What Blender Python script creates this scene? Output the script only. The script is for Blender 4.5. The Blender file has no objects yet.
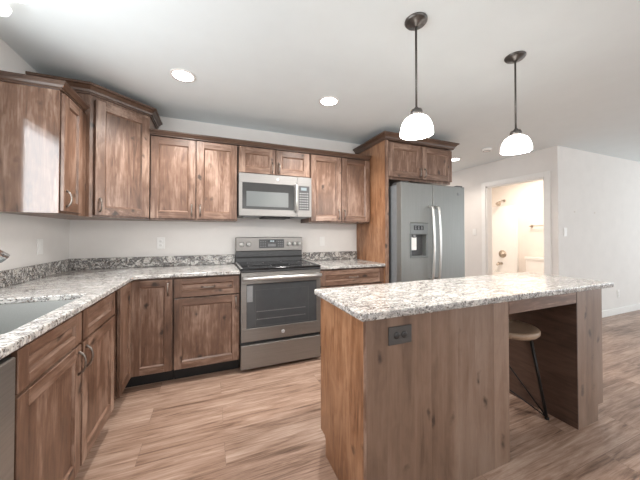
import bpy, bmesh, math, random
from mathutils import Vector, Matrix
random.seed(7)
SC = bpy.context.scene
COL = SC.collection
PI = math.pi
# ------------------------------------------------------------------ camera
cd = bpy.data.cameras.new('camera'); cam = bpy.data.objects.new('camera', cd); COL.objects.link(cam)
cd.sensor_width = 36.0; cd.lens = 271.84 / 640 * 36; cd.shift_y = -9.74 / 640; cd.clip_start = .05
cam.location = (1.1976, -3.1622, 1.2426)
cam.rotation_euler = (math.radians(90 + .764), 0, math.radians(-21.913))
SC.camera = cam
# ------------------------------------------------------------------ world, big lights, exposure
H = 2.44
w = bpy.data.worlds.new('world'); SC.world = w; w.use_nodes = True
w.node_tree.nodes['Background'].inputs[0].default_value = (.92, .96, 1, 1)
w.node_tree.nodes['Background'].inputs[1].default_value = .75
def area(name, loc, rot, sx, sy, power, color=(1, 1, 1)):
    d = bpy.data.lights.new(name, 'AREA'); d.shape = 'RECTANGLE'; d.size = sx; d.size_y = sy; d.energy = power; d.color = color
    o = bpy.data.objects.new(name, d); COL.objects.link(o); o.location = loc; o.rotation_euler = rot
    return o
area('daylight_sink_window', (-.16, -2.12, 1.62), (0, math.radians(-90), 0), .95, 1.52, 20, (.95, .98, 1))
area('rear_fill_light', (2.2, -7.0, 1.5), (math.radians(90), 0, 0), 5.0, 2.0, 24, (1, .96, .91))  # added area fill behind the camera, no windows stand there
area('daylight_side_fill', (9.4, -4.0, 1.4), (math.radians(90), 0, math.radians(90)), 4.0, 2.0, 34, (.90, .98, 1))  # added cool area lamp for unseen daylight from the right, no windows modelled
SC.view_settings.view_transform = 'Standard'; SC.view_settings.look = 'None'
SC.view_settings.exposure = .98; SC.view_settings.gamma = 1; SC.view_settings.use_curve_mapping = False
# ------------------------------------------------------------------ materials
class NT:
    def __init__(s, name):
        s.m = bpy.data.materials.new(name); s.m.use_nodes = True; s.t = s.m.node_tree; s.n = s.t.nodes
        s.b = s.n['Principled BSDF']
    def new(s, ty, **kw):
        n = s.n.new(ty)
        for k, v in kw.items(): setattr(n, k, v)
        return n
    def put(s, sock, v):
        if hasattr(v, 'links'): s.t.links.new(v, sock)
        else: sock.default_value = v
    def math(s, op, a, b=0.0, clamp=False):
        n = s.new('ShaderNodeMath', operation=op, use_clamp=clamp); s.put(n.inputs[0], a); s.put(n.inputs[1], b); return n.outputs[0]
    def mix(s, f, a, b, mode='MIX'):
        n = s.new('ShaderNodeMix', data_type='RGBA', blend_type=mode)
        s.put(n.inputs[0], f); s.put(n.inputs[6], a); s.put(n.inputs[7], b); return n.outputs[2]
    def ramp(s, f, stops):
        n = s.new('ShaderNodeValToRGB'); s.put(n.inputs[0], f); e = n.color_ramp.elements
        while len(e) > 1: e.remove(e[0])
        e[0].position = stops[0][0]; e[0].color = c4(stops[0][1])
        for p, c in stops[1:]:
            x = e.new(p); x.color = c4(c)
        return n.outputs[0]
    def noise(s, vec, scale, detail=4, rough=.55, dist=0.0):
        n = s.new('ShaderNodeTexNoise'); s.put(n.inputs['Vector'], vec)
        n.inputs['Scale'].default_value = scale; n.inputs['Detail'].default_value = detail
        n.inputs['Roughness'].default_value = rough; n.inputs['Distortion'].default_value = dist; return n.outputs[0]
    def mapping(s, vec, scale=(1, 1, 1), loc=(0, 0, 0), rot=(0, 0, 0)):
        n = s.new('ShaderNodeMapping'); s.put(n.inputs[0], vec); s.put(n.inputs[1], loc); s.put(n.inputs[2], rot); s.put(n.inputs[3], scale); return n.outputs[0]
    def bump(s, h, strength, dist=.002):
        n = s.new('ShaderNodeBump'); n.inputs['Strength'].default_value = strength; n.inputs['Distance'].default_value = dist
        s.put(n.inputs['Height'], h); s.t.links.new(n.outputs[0], s.b.inputs['Normal'])
def c4(c):
    if isinstance(c, (int, float)): return (c, c, c, 1)
    return (*c, 1) if len(c) == 3 else c
def plain(name, color, rough=.5, metal=0.0, emit=None, es=0, noise=0.0, scale=20, spec=.5):
    q = NT(name); b = q.b
    b.inputs['Roughness'].default_value = rough; b.inputs['Metallic'].default_value = metal
    b.inputs['Specular IOR Level'].default_value = spec
    if noise:
        tc = q.new('ShaderNodeTexCoord'); f = q.noise(tc.outputs['Object'], scale, 3)
        lo = tuple(c * (1 - noise) for c in color); hi = tuple(min(1, c * (1 + noise)) for c in color)
        q.put(b.inputs['Base Color'], q.ramp(f, [(.3, lo), (.7, hi)]))
    else: b.inputs['Base Color'].default_value = c4(color)
    if emit: b.inputs['Emission Color'].default_value = c4(emit); b.inputs['Emission Strength'].default_value = es
    return q.m
def wood(name, axis, dark, mid, light, rough=.36, knots=1.0, island=1.0, var=.3, band=0.0, amp=.8, spec=.6):
    """knotty alder, grain along the given axis of the object"""
    q = NT(name)
    tc = q.new('ShaderNodeTexCoord'); oi = q.new('ShaderNodeObjectInfo'); ge = q.new('ShaderNodeNewGeometry')
    rnd = q.math('ADD', q.math('MULTIPLY', oi.outputs['Random'], 17.3), q.math('MULTIPLY', ge.outputs['Random Per Island'], 11.7 * island))
    cb = q.new('ShaderNodeCombineXYZ')
    q.put(cb.inputs[0], rnd); q.put(cb.inputs[1], q.math('MULTIPLY', rnd, .73)); q.put(cb.inputs[2], q.math('MULTIPLY', rnd, 1.31))
    va = q.new('ShaderNodeVectorMath', operation='ADD'); q.put(va.inputs[0], tc.outputs['Object']); q.put(va.inputs[1], cb.outputs[0])
    v = va.outputs[0]
    def st(a, k):
        s = [a, a, a]; s['xyz'.index(axis)] = a / k; return q.mapping(v, tuple(s))
    ks = [1, 1, 1]; ks['xyz'.index(axis)] = .55
    kv = q.mapping(v, tuple(ks))
    warp = q.new('ShaderNodeTexNoise'); q.put(warp.inputs['Vector'], v); warp.inputs['Scale'].default_value = 16; warp.inputs['Detail'].default_value = 3
    ws = q.new('ShaderNodeVectorMath', operation='SCALE'); q.put(ws.inputs[0], warp.outputs[1]); ws.inputs[3].default_value = .055
    wa = q.new('ShaderNodeVectorMath', operation='ADD'); q.put(wa.inputs[0], kv); q.put(wa.inputs[1], ws.outputs[0])
    vo = q.new('ShaderNodeTexVoronoi', feature='F1'); q.put(vo.inputs['Vector'], wa.outputs[0]); vo.inputs['Scale'].default_value = 8.2
    kd = vo.outputs['Distance']
    kn = q.new('ShaderNodeMapRange', clamp=True); q.put(kn.inputs[0], kd)
    kn.inputs[1].default_value = .07; kn.inputs[2].default_value = .205; kn.inputs[3].default_value = 1; kn.inputs[4].default_value = 0
    knot = q.math('POWER', kn.outputs[0], 1.4)
    streak = q.ramp(q.noise(st(24, 9), 1, 3, .6, .8), [(.60, 0), (.74, 1)])
    fine = q.noise(st(70, 14), 1, 4, .6, .4)
    # cathedral figure: stretched noise bent round the knots
    fig = q.noise(st(9, 6), 1, 3, .55, 1.4)
    big = q.noise(st(3.2, 2.2), 1, 2, .5, .5)
    rings = q.math('SINE', q.math('ADD', q.math('MULTIPLY', fig, 24), q.math('MULTIPLY', kd, 16)))
    f = q.math('ADD', q.math('MULTIPLY', q.math('SUBTRACT', fine, .5), .75), q.math('MULTIPLY', q.math('SUBTRACT', fig, .5), .9))
    f = q.math('ADD', f, q.math('MULTIPLY', q.math('SUBTRACT', big, .5), 1.1))
    f = q.math('ADD', f, q.math('MULTIPLY', rings, .05))
    f = q.math('SUBTRACT', q.math('ADD', q.math('MULTIPLY', f, amp), .53), q.math('MULTIPLY', streak, .30 * amp))
    if band:
        bs = [band, band, band]; bs['xyz'.index(axis)] = .35
        f = q.math('ADD', f, q.math('MULTIPLY', q.math('SUBTRACT', q.noise(q.mapping(v, tuple(bs)), 1, 1, .4, .3), .5), 1.1))
    col = q.ramp(f, [(.12, dark), (.5, mid), (.9, light)])
    tone = q.math('ADD', 1 - var / 2, q.math('MULTIPLY', q.math('ADD', q.math('MULTIPLY', oi.outputs['Random'], .35), q.math('MULTIPLY', ge.outputs['Random Per Island'], .65 * island)), var))
    tn = q.new('ShaderNodeCombineColor'); [q.put(tn.inputs[i], tone) for i in range(3)]
    col = q.mix(1.0, col, tn.outputs[0], 'MULTIPLY')
    col = q.mix(q.math('MULTIPLY', knot, .85 * knots, True), col, c4(tuple(c * .28 for c in dark)))
    q.put(q.b.inputs['Base Color'], col)
    q.b.inputs['Roughness'].default_value = rough
    q.b.inputs['Specular IOR Level'].default_value = spec
    q.bump(fine, .12, .001)
    return q.m
AL = dict(dark=(.050, .025, .016), mid=(.155, .083, .053), light=(.40, .275, .212))
W = {a: wood('alder_' + a, a, **AL) for a in 'xyz'}
PAN = wood('alder_panel', 'z', (.085, .05, .033), (.205, .128, .089), (.30, .21, .16), rough=.32, band=9, var=.22, knots=1.0, amp=.5)
END = wood('alder_end_panel', 'z', (.11, .042, .018), (.26, .118, .055), (.43, .23, .125), rough=.4, knots=.7, var=.35, amp=1.05)
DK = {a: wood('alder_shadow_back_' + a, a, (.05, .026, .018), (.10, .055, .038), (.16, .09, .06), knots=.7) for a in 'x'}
CROWN = {a: wood('crown_alder_' + a, a, (.045, .024, .016), (.10, .056, .037), (.16, .098, .068), knots=.2, var=.12) for a in 'xy'}

def granite(name, white=(.60, .585, .56), darkness=1.0):
    q = NT(name); tc = q.new('ShaderNodeTexCoord'); v = tc.outputs['Object']
    def vor(s):
        n = q.new('ShaderNodeTexVoronoi', feature='F1'); q.put(n.inputs['Vector'], v); n.inputs['Scale'].default_value = s; return n
    wv = q.new('ShaderNodeVectorMath', operation='ADD'); q.put(wv.inputs[0], v)
    nn = q.new('ShaderNodeTexNoise'); q.put(nn.inputs['Vector'], v); nn.inputs['Scale'].default_value = 14
    sc = q.new('ShaderNodeVectorMath', operation='SCALE'); q.put(sc.inputs[0], nn.outputs[1]); sc.inputs[3].default_value = .07
    q.put(wv.inputs[1], sc.outputs[0]); vv = wv.outputs[0]
    cell = vor(125); cr = q.new('ShaderNodeSeparateColor'); q.put(cr.inputs[0], cell.outputs['Color'])
    base = q.ramp(cr.outputs[0], [(0, tuple(c * .8 for c in white)), (.45, white), (.8, (.70, .685, .66)), (1, (.50, .45, .41))])
    pink = q.noise(v, 16, 4, .65)
    base = q.mix(q.math('MULTIPLY', q.ramp(pink, [(.5, 0), (.66, 1)]), .4), base, c4((.50, .42, .36)))
    # grey smoky veins
    vein = q.noise(q.mapping(vv, (.8, 3.4, 2.0), rot=(0, 0, .22)), 6.5, 7, .7, 1.0)
    vm = q.ramp(q.math('ABSOLUTE', q.math('SUBTRACT', vein, .5)), [(0, 1), (.06, 0)])
    base = q.mix(q.math('MULTIPLY', vm, 1.0 * darkness, True), base, c4((.13, .125, .125)))
    # black and brown flecks, denser inside cloudy patches
    cloud = q.ramp(q.noise(vv, 11, 4, .65, .5), [(.42, 0), (.62, 1)])
    fl = vor(150); fr = q.new('ShaderNodeSeparateColor'); q.put(fr.inputs[0], fl.outputs['Color'])
    thr = q.math('ADD', .035 + .03 * darkness, q.math('MULTIPLY', cloud, .26 * darkness))
    m = q.math('LESS_THAN', fr.outputs[1], thr)
    fc = q.ramp(fr.outputs[2], [(0, (.02, .018, .017)), (.6, (.10, .075, .06)), (1, (.26, .19, .15))])
    clump = q.ramp(q.noise(vv, 32, 5, .7, .3), [(.56, 0), (.63, 1)])
    base = q.mix(q.math('MULTIPLY', q.math('MULTIPLY', clump, cloud), .8 * darkness, True), base, c4((.07, .06, .055)))
    base = q.mix(q.math('MULTIPLY', m, .85), base, fc)
    q.put(q.b.inputs['Base Color'], base)
    q.b.inputs['Roughness'].default_value = .13; q.b.inputs['Specular IOR Level'].default_value = .5
    return q.m
GRAN = granite('granite', darkness=.8)
GRANB = granite('granite_backsplash', white=(.66, .64, .60), darkness=1.35)

def steel(name, col=(.27, .255, .24), rough=.36, axis='x', metal=.75):
    q = NT(name); tc = q.new('ShaderNodeTexCoord'); s = [260, 260, 260]; s['xyz'.index(axis)] = 3
    f = q.noise(q.mapping(tc.outputs['Object'], tuple(s)), 1, 2)
    q.put(q.b.inputs['Base Color'], q.ramp(f, [(.3, tuple(c * .92 for c in col)), (.7, tuple(min(1, c * 1.06) for c in col))]))
    q.b.inputs['Metallic'].default_value = metal; q.b.inputs['Roughness'].default_value = rough
    return q.m
STEEL = steel('slate_steel'); STEELV = steel('slate_steel_fridge', (.235, .238, .228), .4, 'z', .6)
STEELL = steel('bright_steel', (.62, .615, .60), .28); SINKM = steel('sink_steel', (.50, .51, .50), .35, 'y')
FSIDE = plain('fridge_side_grey', (.20, .21, .22), .45, .2, noise=.05)
CHROME = plain('chrome', (.78, .78, .78), .12, 1.0, noise=.02)
BRONZE = plain('dark_bronze', (.12, .112, .106), .32, .8, noise=.15, scale=60)
PULL = plain('antique_pewter_pull', (.28, .25, .225), .30, .9, noise=.2, scale=80)
BLACK = plain('black_gloss', (.012, .012, .013), .08, noise=.1)
BLACKM = plain('black_matte', (.012, .011, .011), .6, noise=.2)
DGLASS = plain('dark_oven_glass', (.06, .064, .068), .06, noise=.06, spec=.55)
DGREY = plain('dark_grey_enamel', (.06, .06, .062), .3, noise=.08)
GREYP = plain('grey_plastic', (.22, .22, .225), .4, noise=.05)
LCD = plain('display_glow', (.02, .02, .02), .2, emit=(.8, .95, 1), es=.35)
WHITEP = plain('white_plastic', (.82, .81, .79), .35, noise=.02)
TRIM = plain('white_trim_paint', (.80, .79, .77), .4, noise=.015)
WALL = plain('greige_wall_paint', (.745, .72, .695), .75, noise=.02, scale=6, spec=.25)
CEIL = plain('ceiling_paint', (.765, .825, .845), .85, noise=.012, scale=5, spec=.2)
BATHW = plain('bathroom_wall_paint', (.76, .69, .62), .7, noise=.015, scale=6)
ACRYL = plain('white_acrylic', (.86, .83, .79), .25, noise=.01)
PORC = plain('porcelain', (.86, .82, .77), .15, noise=.01)
NICKEL = plain('brushed_nickel', (.50, .42, .34), .3, .9, noise=.1)
RUBBER = plain('black_iron', (.015, .014, .014), .45, .3, noise=.1)
SEATW = wood('stool_seat_wood', 'x', (.26, .17, .11), (.38, .27, .19), (.48, .36, .27), rough=.4, knots=0, var=.1)
SHADE = plain('lit_opal_glass', (.9, .9, .88), .3, emit=(1, .96, .90), es=6)
SHADEL = plain('lit_opal_glass_small', (.9, .9, .88), .3, emit=(1, .97, .93), es=1.2)
DIFF = plain('lit_downlight_lens', (.9, .9, .9), .4, emit=(1, .97, .92), es=9)

def floor_mat():
    q = NT('oak_plank_floor'); tc = q.new('ShaderNodeTexCoord'); v = tc.outputs['Object']
    br = q.new('ShaderNodeTexBrick', offset=.37, offset_frequency=2); q.put(br.inputs['Vector'], v)
    br.inputs['Color1'].default_value = (0, 0, 0, 1); br.inputs['Color2'].default_value = (1, 1, 1, 1); br.inputs['Mortar'].default_value = (.5, .5, .5, 1)
    br.inputs['Scale'].default_value = 1; br.inputs['Mortar Size'].default_value = .0012; br.inputs['Mortar Smooth'].default_value = .1
    br.inputs['Bias'].default_value = 0; br.inputs['Brick Width'].default_value = 1.22; br.inputs['Row Height'].default_value = .178
    sp = q.new('ShaderNodeSeparateColor'); q.put(sp.inputs[0], br.outputs[0]); r = sp.outputs[0]
    cb = q.new('ShaderNodeCombineXYZ'); q.put(cb.inputs[0], q.math('MULTIPLY', r, 31.0)); q.put(cb.inputs[1], q.math('MULTIPLY', r, 17.0)); q.put(cb.inputs[2], r)
    va = q.new('ShaderNodeVectorMath', operation='ADD'); q.put(va.inputs[0], v); q.put(va.inputs[1], cb.outputs[0]); u = va.outputs[0]
    grain = q.noise(q.mapping(u, (3.2, 60, 1)), 1, 5, .7, .6)
    fig = q.noise(q.mapping(u, (2.2, 20, 1)), 1, 5, .65, 1.3)
    patch = q.noise(q.mapping(u, (1.1, 4, 1)), 1, 3, .5)
    f = q.math('ADD', q.math('MULTIPLY', q.math('SUBTRACT', grain, .5), 1.2), q.math('MULTIPLY', q.math('SUBTRACT', fig, .5), 1.0))
    f = q.math('ADD', f, q.math('MULTIPLY', q.math('SUBTRACT', patch, .5), .6))
    f = q.math('ADD', f, q.math('ADD', .44, q.math('MULTIPLY', r, .16)))
    col = q.ramp(f, [(.10, (.075, .041, .027)), (.34, (.225, .136, .094)), (.56, (.375, .246, .182)), (.90, (.55, .405, .325))])
    col = q.mix(q.math('MULTIPLY', br.outputs['Fac'], .4), col, c4((.08, .05, .035)))
    q.put(q.b.inputs['Base Color'], col); q.b.inputs['Roughness'].default_value = .36
    q.bump(grain, .08, .001)
    return q.m
FLOOR = floor_mat()
# ------------------------------------------------------------------ mesh helpers
WM = {}
class MB:
    def __init__(s): s.bm = bmesh.new(); s.mats = []
    def mi(s, m):
        if m not in s.mats: s.mats.append(m)
        return s.mats.index(m)
    def box(s, x0, x1, y0, y1, z0, z1, m, bev=.0015):
        x0, x1 = sorted((x0, x1)); y0, y1 = sorted((y0, y1)); z0, z1 = sorted((z0, z1))
        vs = [s.bm.verts.new((x, y, z)) for z in (z0, z1) for x, y in ((x0, y0), (x1, y0), (x1, y1), (x0, y1))]
        k = s.mi(m); fs = []
        for idx in ((3, 2, 1, 0), (4, 5, 6, 7), (0, 1, 5, 4), (1, 2, 6, 5), (2, 3, 7, 6), (3, 0, 4, 7)):
            f = s.bm.faces.new([vs[i] for i in idx]); f.material_index = k; fs.append(f)
        if bev and min(x1 - x0, y1 - y0, z1 - z0) > bev * 2.5:
            es = {e for f in fs for e in f.edges}
            r = bmesh.ops.bevel(s.bm, geom=list(es), offset=bev, segments=1, affect='EDGES', profile=.5)
            for f in r['faces']: f.material_index = k
        return s
    def tube(s, pts, r, m, seg=8, caps=True, smooth=True):
        pts = [Vector(p) for p in pts]; k = s.mi(m); rings = []
        n = len(pts); up = None
        for i, p in enumerate(pts):
            d = (pts[min(i + 1, n - 1)] - pts[max(i - 1, 0)]).normalized()
            if up is None: up = Vector((0, 0, 1)) if abs(d.z) < .9 else Vector((1, 0, 0))
            a = d.cross(up).normalized(); b = a.cross(d).normalized(); up = b
            rr = r[i] if isinstance(r, (list, tuple)) else r
            rings.append([s.bm.verts.new(p + a * rr * math.cos(t) + b * rr * math.sin(t)) for t in (2 * PI * j / seg for j in range(seg))])
        for i in range(n - 1):
            for j in range(seg):
                f = s.bm.faces.new((rings[i][j], rings[i + 1][j], rings[i + 1][(j + 1) % seg], rings[i][(j + 1) % seg])); f.material_index = k; f.smooth = smooth
        if caps:
            f = s.bm.faces.new(rings[0]); f.material_index = k
            f = s.bm.faces.new(rings[-1][::-1]); f.material_index = k
        return s
    def lathe(s, prof, c, m, seg=32, axis='z', smooth=True):
        """prof: (radius, along) pairs; axis z, y (towards -y) or x"""
        c = Vector(c); k = s.mi(m); rings = []
        def P(r, h, t):
            a, b = r * math.cos(t), r * math.sin(t)
            return c + Vector({'z': (a, b, h), 'y': (a, -h, b), 'x': (h, a, b)}[axis])
        for r, h in prof:
            if r < 1e-6: rings.append([s.bm.verts.new(P(0, h, 0))])
            else: rings.append([s.bm.verts.new(P(r, h, 2 * PI * j / seg)) for j in range(seg)])
        for A, B in zip(rings, rings[1:]):
            for j in range(seg):
                j2 = (j + 1) % seg
                if len(A) == 1 and len(B) == 1: continue
                if len(A) == 1: vs = (A[0], B[j2], B[j])
                elif len(B) == 1: vs = (A[j], A[j2], B[0])
                else: vs = (A[j], A[j2], B[j2], B[j])
                f = s.bm.faces.new(vs); f.material_index = k; f.smooth = smooth
        return s
    def prism(s, poly, z0, z1, m, holes=()):
        k = s.mi(m); es = []; loops = []
        for lp in (poly, *holes):
            vs = [s.bm.verts.new((x, y, z1)) for x, y in lp]; loops.append(vs)
            es += [s.bm.edges.new((vs[i], vs[(i + 1) % len(vs)])) for i in range(len(vs))]
        r = bmesh.ops.triangle_fill(s.bm, use_beauty=True, use_dissolve=False, edges=es)
        top = [g for g in r['geom'] if isinstance(g, bmesh.types.BMFace)]
        for f in top: f.material_index = k
        ex = bmesh.ops.extrude_face_region(s.bm, geom=top)
        nv = [g for g in ex['geom'] if isinstance(g, bmesh.types.BMVert)]
        bmesh.ops.translate(s.bm, verts=nv, vec=(0, 0, z0 - z1))
        for f in s.bm.faces:
            pass
        for g in ex['geom']:
            if isinstance(g, bmesh.types.BMFace): g.material_index = k
        for v in nv:
            for f in v.link_faces: f.material_index = k
        return s
    def sweep(s, path, prof, z, mats):
        """moulding: prof (out, up) carried along the open path (outward = right of travel), mitred; mats one per leg"""
        path = [Vector(p) for p in path]; n = len(path); rings = []
        for i, p in enumerate(path):
            d0 = (path[i] - path[i - 1]).normalized() if i else None
            d1 = (path[i + 1] - path[i]).normalized() if i < n - 1 else None
            d0 = d0 or d1; d1 = d1 or d0
            n0 = Vector((d0.y, -d0.x)); n1 = Vector((d1.y, -d1.x)); b = (n0 + n1).normalized(); L = 1 / max(.3, b.dot(n0))
            rings.append([(p.x + b.x * L * o, p.y + b.y * L * o, z + u) for o, u in prof])
        for i in range(n - 1):
            k = s.mi(mats[i]); A = [s.bm.verts.new(c) for c in rings[i]]; B = [s.bm.verts.new(c) for c in rings[i + 1]]
            for j in range(len(prof)):
                j2 = (j + 1) % len(prof)
                f = s.bm.faces.new((A[j], B[j], B[j2], A[j2])); f.material_index = k
            f = s.bm.faces.new(A[::-1]); f.material_index = k
            f = s.bm.faces.new(B); f.material_index = k
        return s
    def build(s, name, parent=None, local=False, bevel=0.0):
        bm = s.bm
        bmesh.ops.recalc_face_normals(bm, faces=bm.faces[:])
        loc = None
        if parent is not None:
            if not local: bm.transform(WM[parent.name].inverted())
        else:
            xs = [v.co for v in bm.verts]
            loc = Vector(((min(v.x for v in xs) + max(v.x for v in xs)) / 2, (min(v.y for v in xs) + max(v.y for v in xs)) / 2, min(v.z for v in xs)))
            bm.transform(Matrix.Translation(-loc))
        me = bpy.data.meshes.new(name); bm.to_mesh(me); bm.free()
        for m in s.mats: me.materials.append(m)
        o = bpy.data.objects.new(name, me); COL.objects.link(o)
        if parent is not None: o.parent = parent; WM[o.name] = WM[parent.name]
        else: o.location = loc; WM[o.name] = Matrix.Translation(loc)
        if bevel:
            md = o.modifiers.new('bevel', 'BEVEL'); md.width = bevel; md.segments = 3; md.limit_method = 'ANGLE'; md.angle_limit = math.radians(40)
        return o
def thing(name, label, cat, loc=(0, 0, 0), rz=0.0, group=None):
    o = bpy.data.objects.new(name, None); o.empty_display_size = .1; COL.objects.link(o)
    o.location = loc; o.rotation_euler = (0, 0, rz)
    WM[o.name] = Matrix.Translation(Vector(loc)) @ Matrix.Rotation(rz, 4, 'Z')
    return tag(o, label, cat, group)
def tag(o, label, cat, group=None):
    o['label'] = label; o['category'] = cat
    if group: o['group'] = group
    return o
def struct(o): o['kind'] = 'structure'; return o
def rrect(x0, x1, y0, y1, r, seg=5):
    p = []
    for cx, cy, a in ((x1 - r, y0 + r, -90), (x1 - r, y1 - r, 0), (x0 + r, y1 - r, 90), (x0 + r, y0 + r, 180)):
        p += [(cx + r * math.cos(math.radians(a + 90 * i / seg)), cy + r * math.sin(math.radians(a + 90 * i / seg))) for i in range(seg + 1)]
    return p
# ------------------------------------------------------------------ room shell
struct(MB().box(-.12, 10, -8, 3, -.1, 0, FLOOR, 0).build('floor'))
struct(MB().box(-.12, 10, -8, 3, H, H + .1, CEIL, 0).build('ceiling'))
WY0, WY1, WZ0, WZ1 = -2.90, -1.34, 1.12, 2.12          # window over the sink
b = MB()
b.box(-.12, 0, WY1, .12, 0, H, WALL, 0); b.box(-.12, 0, -8, WY0, 0, H, WALL, 0)
b.box(-.12, 0, WY0, WY1, 0, WZ0, WALL, 0); b.box(-.12, 0, WY0, WY1, WZ1, H, WALL, 0)
struct(b.build('wall_left'))
struct(MB().box(0, 4.03, 0, .12, 0, H, WALL, 0).build('wall_back'))
HX, DY0, DY1, DZ = 5.55, -.805, .075, 2.045              # bathroom doorway in the hall wall
b = MB()
b.box(HX, HX + .12, -.96, DY0, 0, H, WALL, 0); b.box(HX, HX + .12, DY1, 2.9, 0, H, WALL, 0); b.box(HX, HX + .12, DY0, DY1, DZ, H, WALL, 0)
struct(b.build('wall_hall'))
struct(MB().box(HX + .12, 9.9, -.96, -.84, 0, H, WALL, 0).build('wall_right'))
struct(MB().box(3.9, HX, 2.3, 2.42, 0, H, WALL, 0).build('wall_hall_end'))
b = MB()                                               # doorway casing and jambs
for yy in (DY0, DY1):
    s = -1 if yy == DY0 else 1
    b.box(HX - .018, HX, yy, yy + s * .07, 0, DZ + .07, TRIM); b.box(HX, HX + .12, yy, yy - s * .02, 0, DZ, TRIM)
b.box(HX - .018, HX, DY0 + .0005, DY1 - .0005, DZ, DZ + .07, TRIM); b.box(HX, HX + .12, DY0, DY1, DZ - .02, DZ, TRIM)
struct(b.build('trim_1'))
b = MB(); b.box(HX - .012, HX + .0, -.972, DY0 - .071, 0, .10, TRIM); b.box(HX - .012, HX, DY1 + .071, 2.29, 0, .10, TRIM)
struct(b.build('baseboard_hall'))
struct(MB().box(HX, 9.9, -.974, -.96, 0, .10, TRIM, .003).build('baseboard_right'))
b = MB()                                               # window over the sink: frame, mullion, sill
b.box(-.10, -.04, WY0, WY0 + .05, WZ0, WZ1, TRIM); b.box(-.10, -.04, WY1 - .05, WY1, WZ0, WZ1, TRIM)
b.box(-.10, -.04, WY0 + .05, WY1 - .05, WZ0, WZ0 + .05, TRIM); b.box(-.10, -.04, WY0 + .05, WY1 - .05, WZ1 - .05, WZ1, TRIM)
b.box(-.09, -.05, (WY0 + WY1) / 2 - .02, (WY0 + WY1) / 2 + .02, WZ0 + .05, WZ1 - .05, TRIM)
struct(b.build('window_1'))
# bathroom shell beyond the doorway
struct(MB().box(7.20, 7.30, -.84, 1.50, 0, H, BATHW, 0).build('wall_bathroom_far'))
struct(MB().box(HX + .12, 7.20, 1.40, 1.50, 0, H, BATHW, 0).build('wall_bathroom_left'))
area('bathroom_lamp_light', (6.4, .1, H - .03), (0, 0, 0), .5, .3, 19, (1, .89, .80))
area('hall_fill_light', (4.75, 1.4, H - .05), (0, 0, 0), .3, .3, 10, (1, .86, .74))  # added warm fill for the hall, belongs to no fixture

# ------------------------------------------------------------------ cabinets (local: width +x, back y=0, front -y)
def pull(p, q, out, m=PULL):
    """bow pull from p to q standing off along vector out"""
    p, q, out = Vector(p), Vector(q), Vector(out); b = MB(); d = q - p; pts = []
    for i in range(9):
        t = i / 8; h = math.sin(PI * min(1, max(0, t))) ** .45 if 0 < t < 1 else 0
        pts.append(p + d * (.0 + t) + out * h)
    b.tube(pts, [.0075, .0055, .0048, .0048, .0048, .0048, .0048, .0055, .0075], m, 8)
    return b
def bead(b, x0, x1, z0, z1, ya, yb_, m, i=.009):
    """sloping inner edge of a shaker frame"""
    A = [(x0, ya, z0), (x1, ya, z0), (x1, ya, z1), (x0, ya, z1)]
    B = [(x0 + i, yb_, z0 + i), (x1 - i, yb_, z0 + i), (x1 - i, yb_, z1 - i), (x0 + i, yb_, z1 - i)]
    C_ = [(x, yb_, z) for x, _, z in A]
    for k in range(4):
        k2 = (k + 1) % 4; v = [b.bm.verts.new(p) for p in (A[k], A[k2], B[k2], B[k], C_[k], C_[k2])]
        mi = b.mi(m['x'] if k in (0, 2) else m['z'])
        for q_ in ((0, 1, 2, 3), (0, 3, 4), (1, 5, 2), (0, 4, 5, 1), (4, 3, 2, 5)):
            f = b.bm.faces.new([v[j] for j in q_]); f.material_index = mi
def door(parent, x0, x1, z0, z1, yf, name='door', st=.06, handle=None, t=.02, m=W, flip=False):
    """shaker front: stiles, rails, recessed panel. yf = y of the back face"""
    b = MB(); y0, y1 = yf - t, yf
    b.box(x0, x0 + st, y0, y1, z0, z1, m['z']); b.box(x1 - st, x1, y0, y1, z0, z1, m['z'])
    rs = min(st, (z1 - z0) * .3)
    b.box(x0 + st, x1 - st, y0, y1, z1 - rs, z1, m['x']); b.box(x0 + st, x1 - st, y0, y1, z0, z0 + rs, m['x'])
    pm = m['z'] if z1 - z0 > .2 else m['x']
    yp = y0 + .011
    b.box(x0 + st, x1 - st, yp, y1 - .003, z0 + rs, z1 - rs, pm, 0)
    bead(b, x0 + st, x1 - st, z0 + rs, z1 - rs, y0 + .001, yp - .0003, m)
    o = b.build(name, parent, True)
    if handle:
        hx, hz, ori = handle; L = .052
        a, c = ((hx, y0, hz - L), (hx, y0, hz + L)) if ori == 'v' else ((hx - L, y0, hz), (hx + L, y0, hz))
        pull(a, c, (0, -.028, 0)).build('handle', o, True)
    return o
G = .004
def base_box(t, wd, dep=.60, toe=True, z1=.884, lm=None):
    b = MB()
    b.box(0, wd, -dep + .014, 0, .114, z1, lm or W['z'], 0); b.build('body', t, True)
    if toe: MB().box(0, wd, -dep + .075, 0, 0, .1138, BLACKM, 0).build('toe_kick', t, True)
RZ = PI / 2
# corner base (lazy-susan L)
t = thing('corner_base_cabinet', 'brown alder base cabinet filling the inside corner left of the range, under the L-shaped counter', 'cabinet')
b = MB(); b.prism([(0.003, -.912), (.60, -.912), (.60, -.60), (.912, -.60), (.912, -.003), (0.003, -.003)], .114, .884, W['z']); b.build('body', t)
b = MB(); b.prism([(0.003, -.912), (.525, -.912), (.525, -.525), (.912, -.525), (.912, -.003), (0.003, -.003)], 0, .1138, BLACKM); b.build('toe_kick', t)
door(t, .624, .906, .12, .868, -.605, handle=(.876, .79, 'v'), st=.055)
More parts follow.
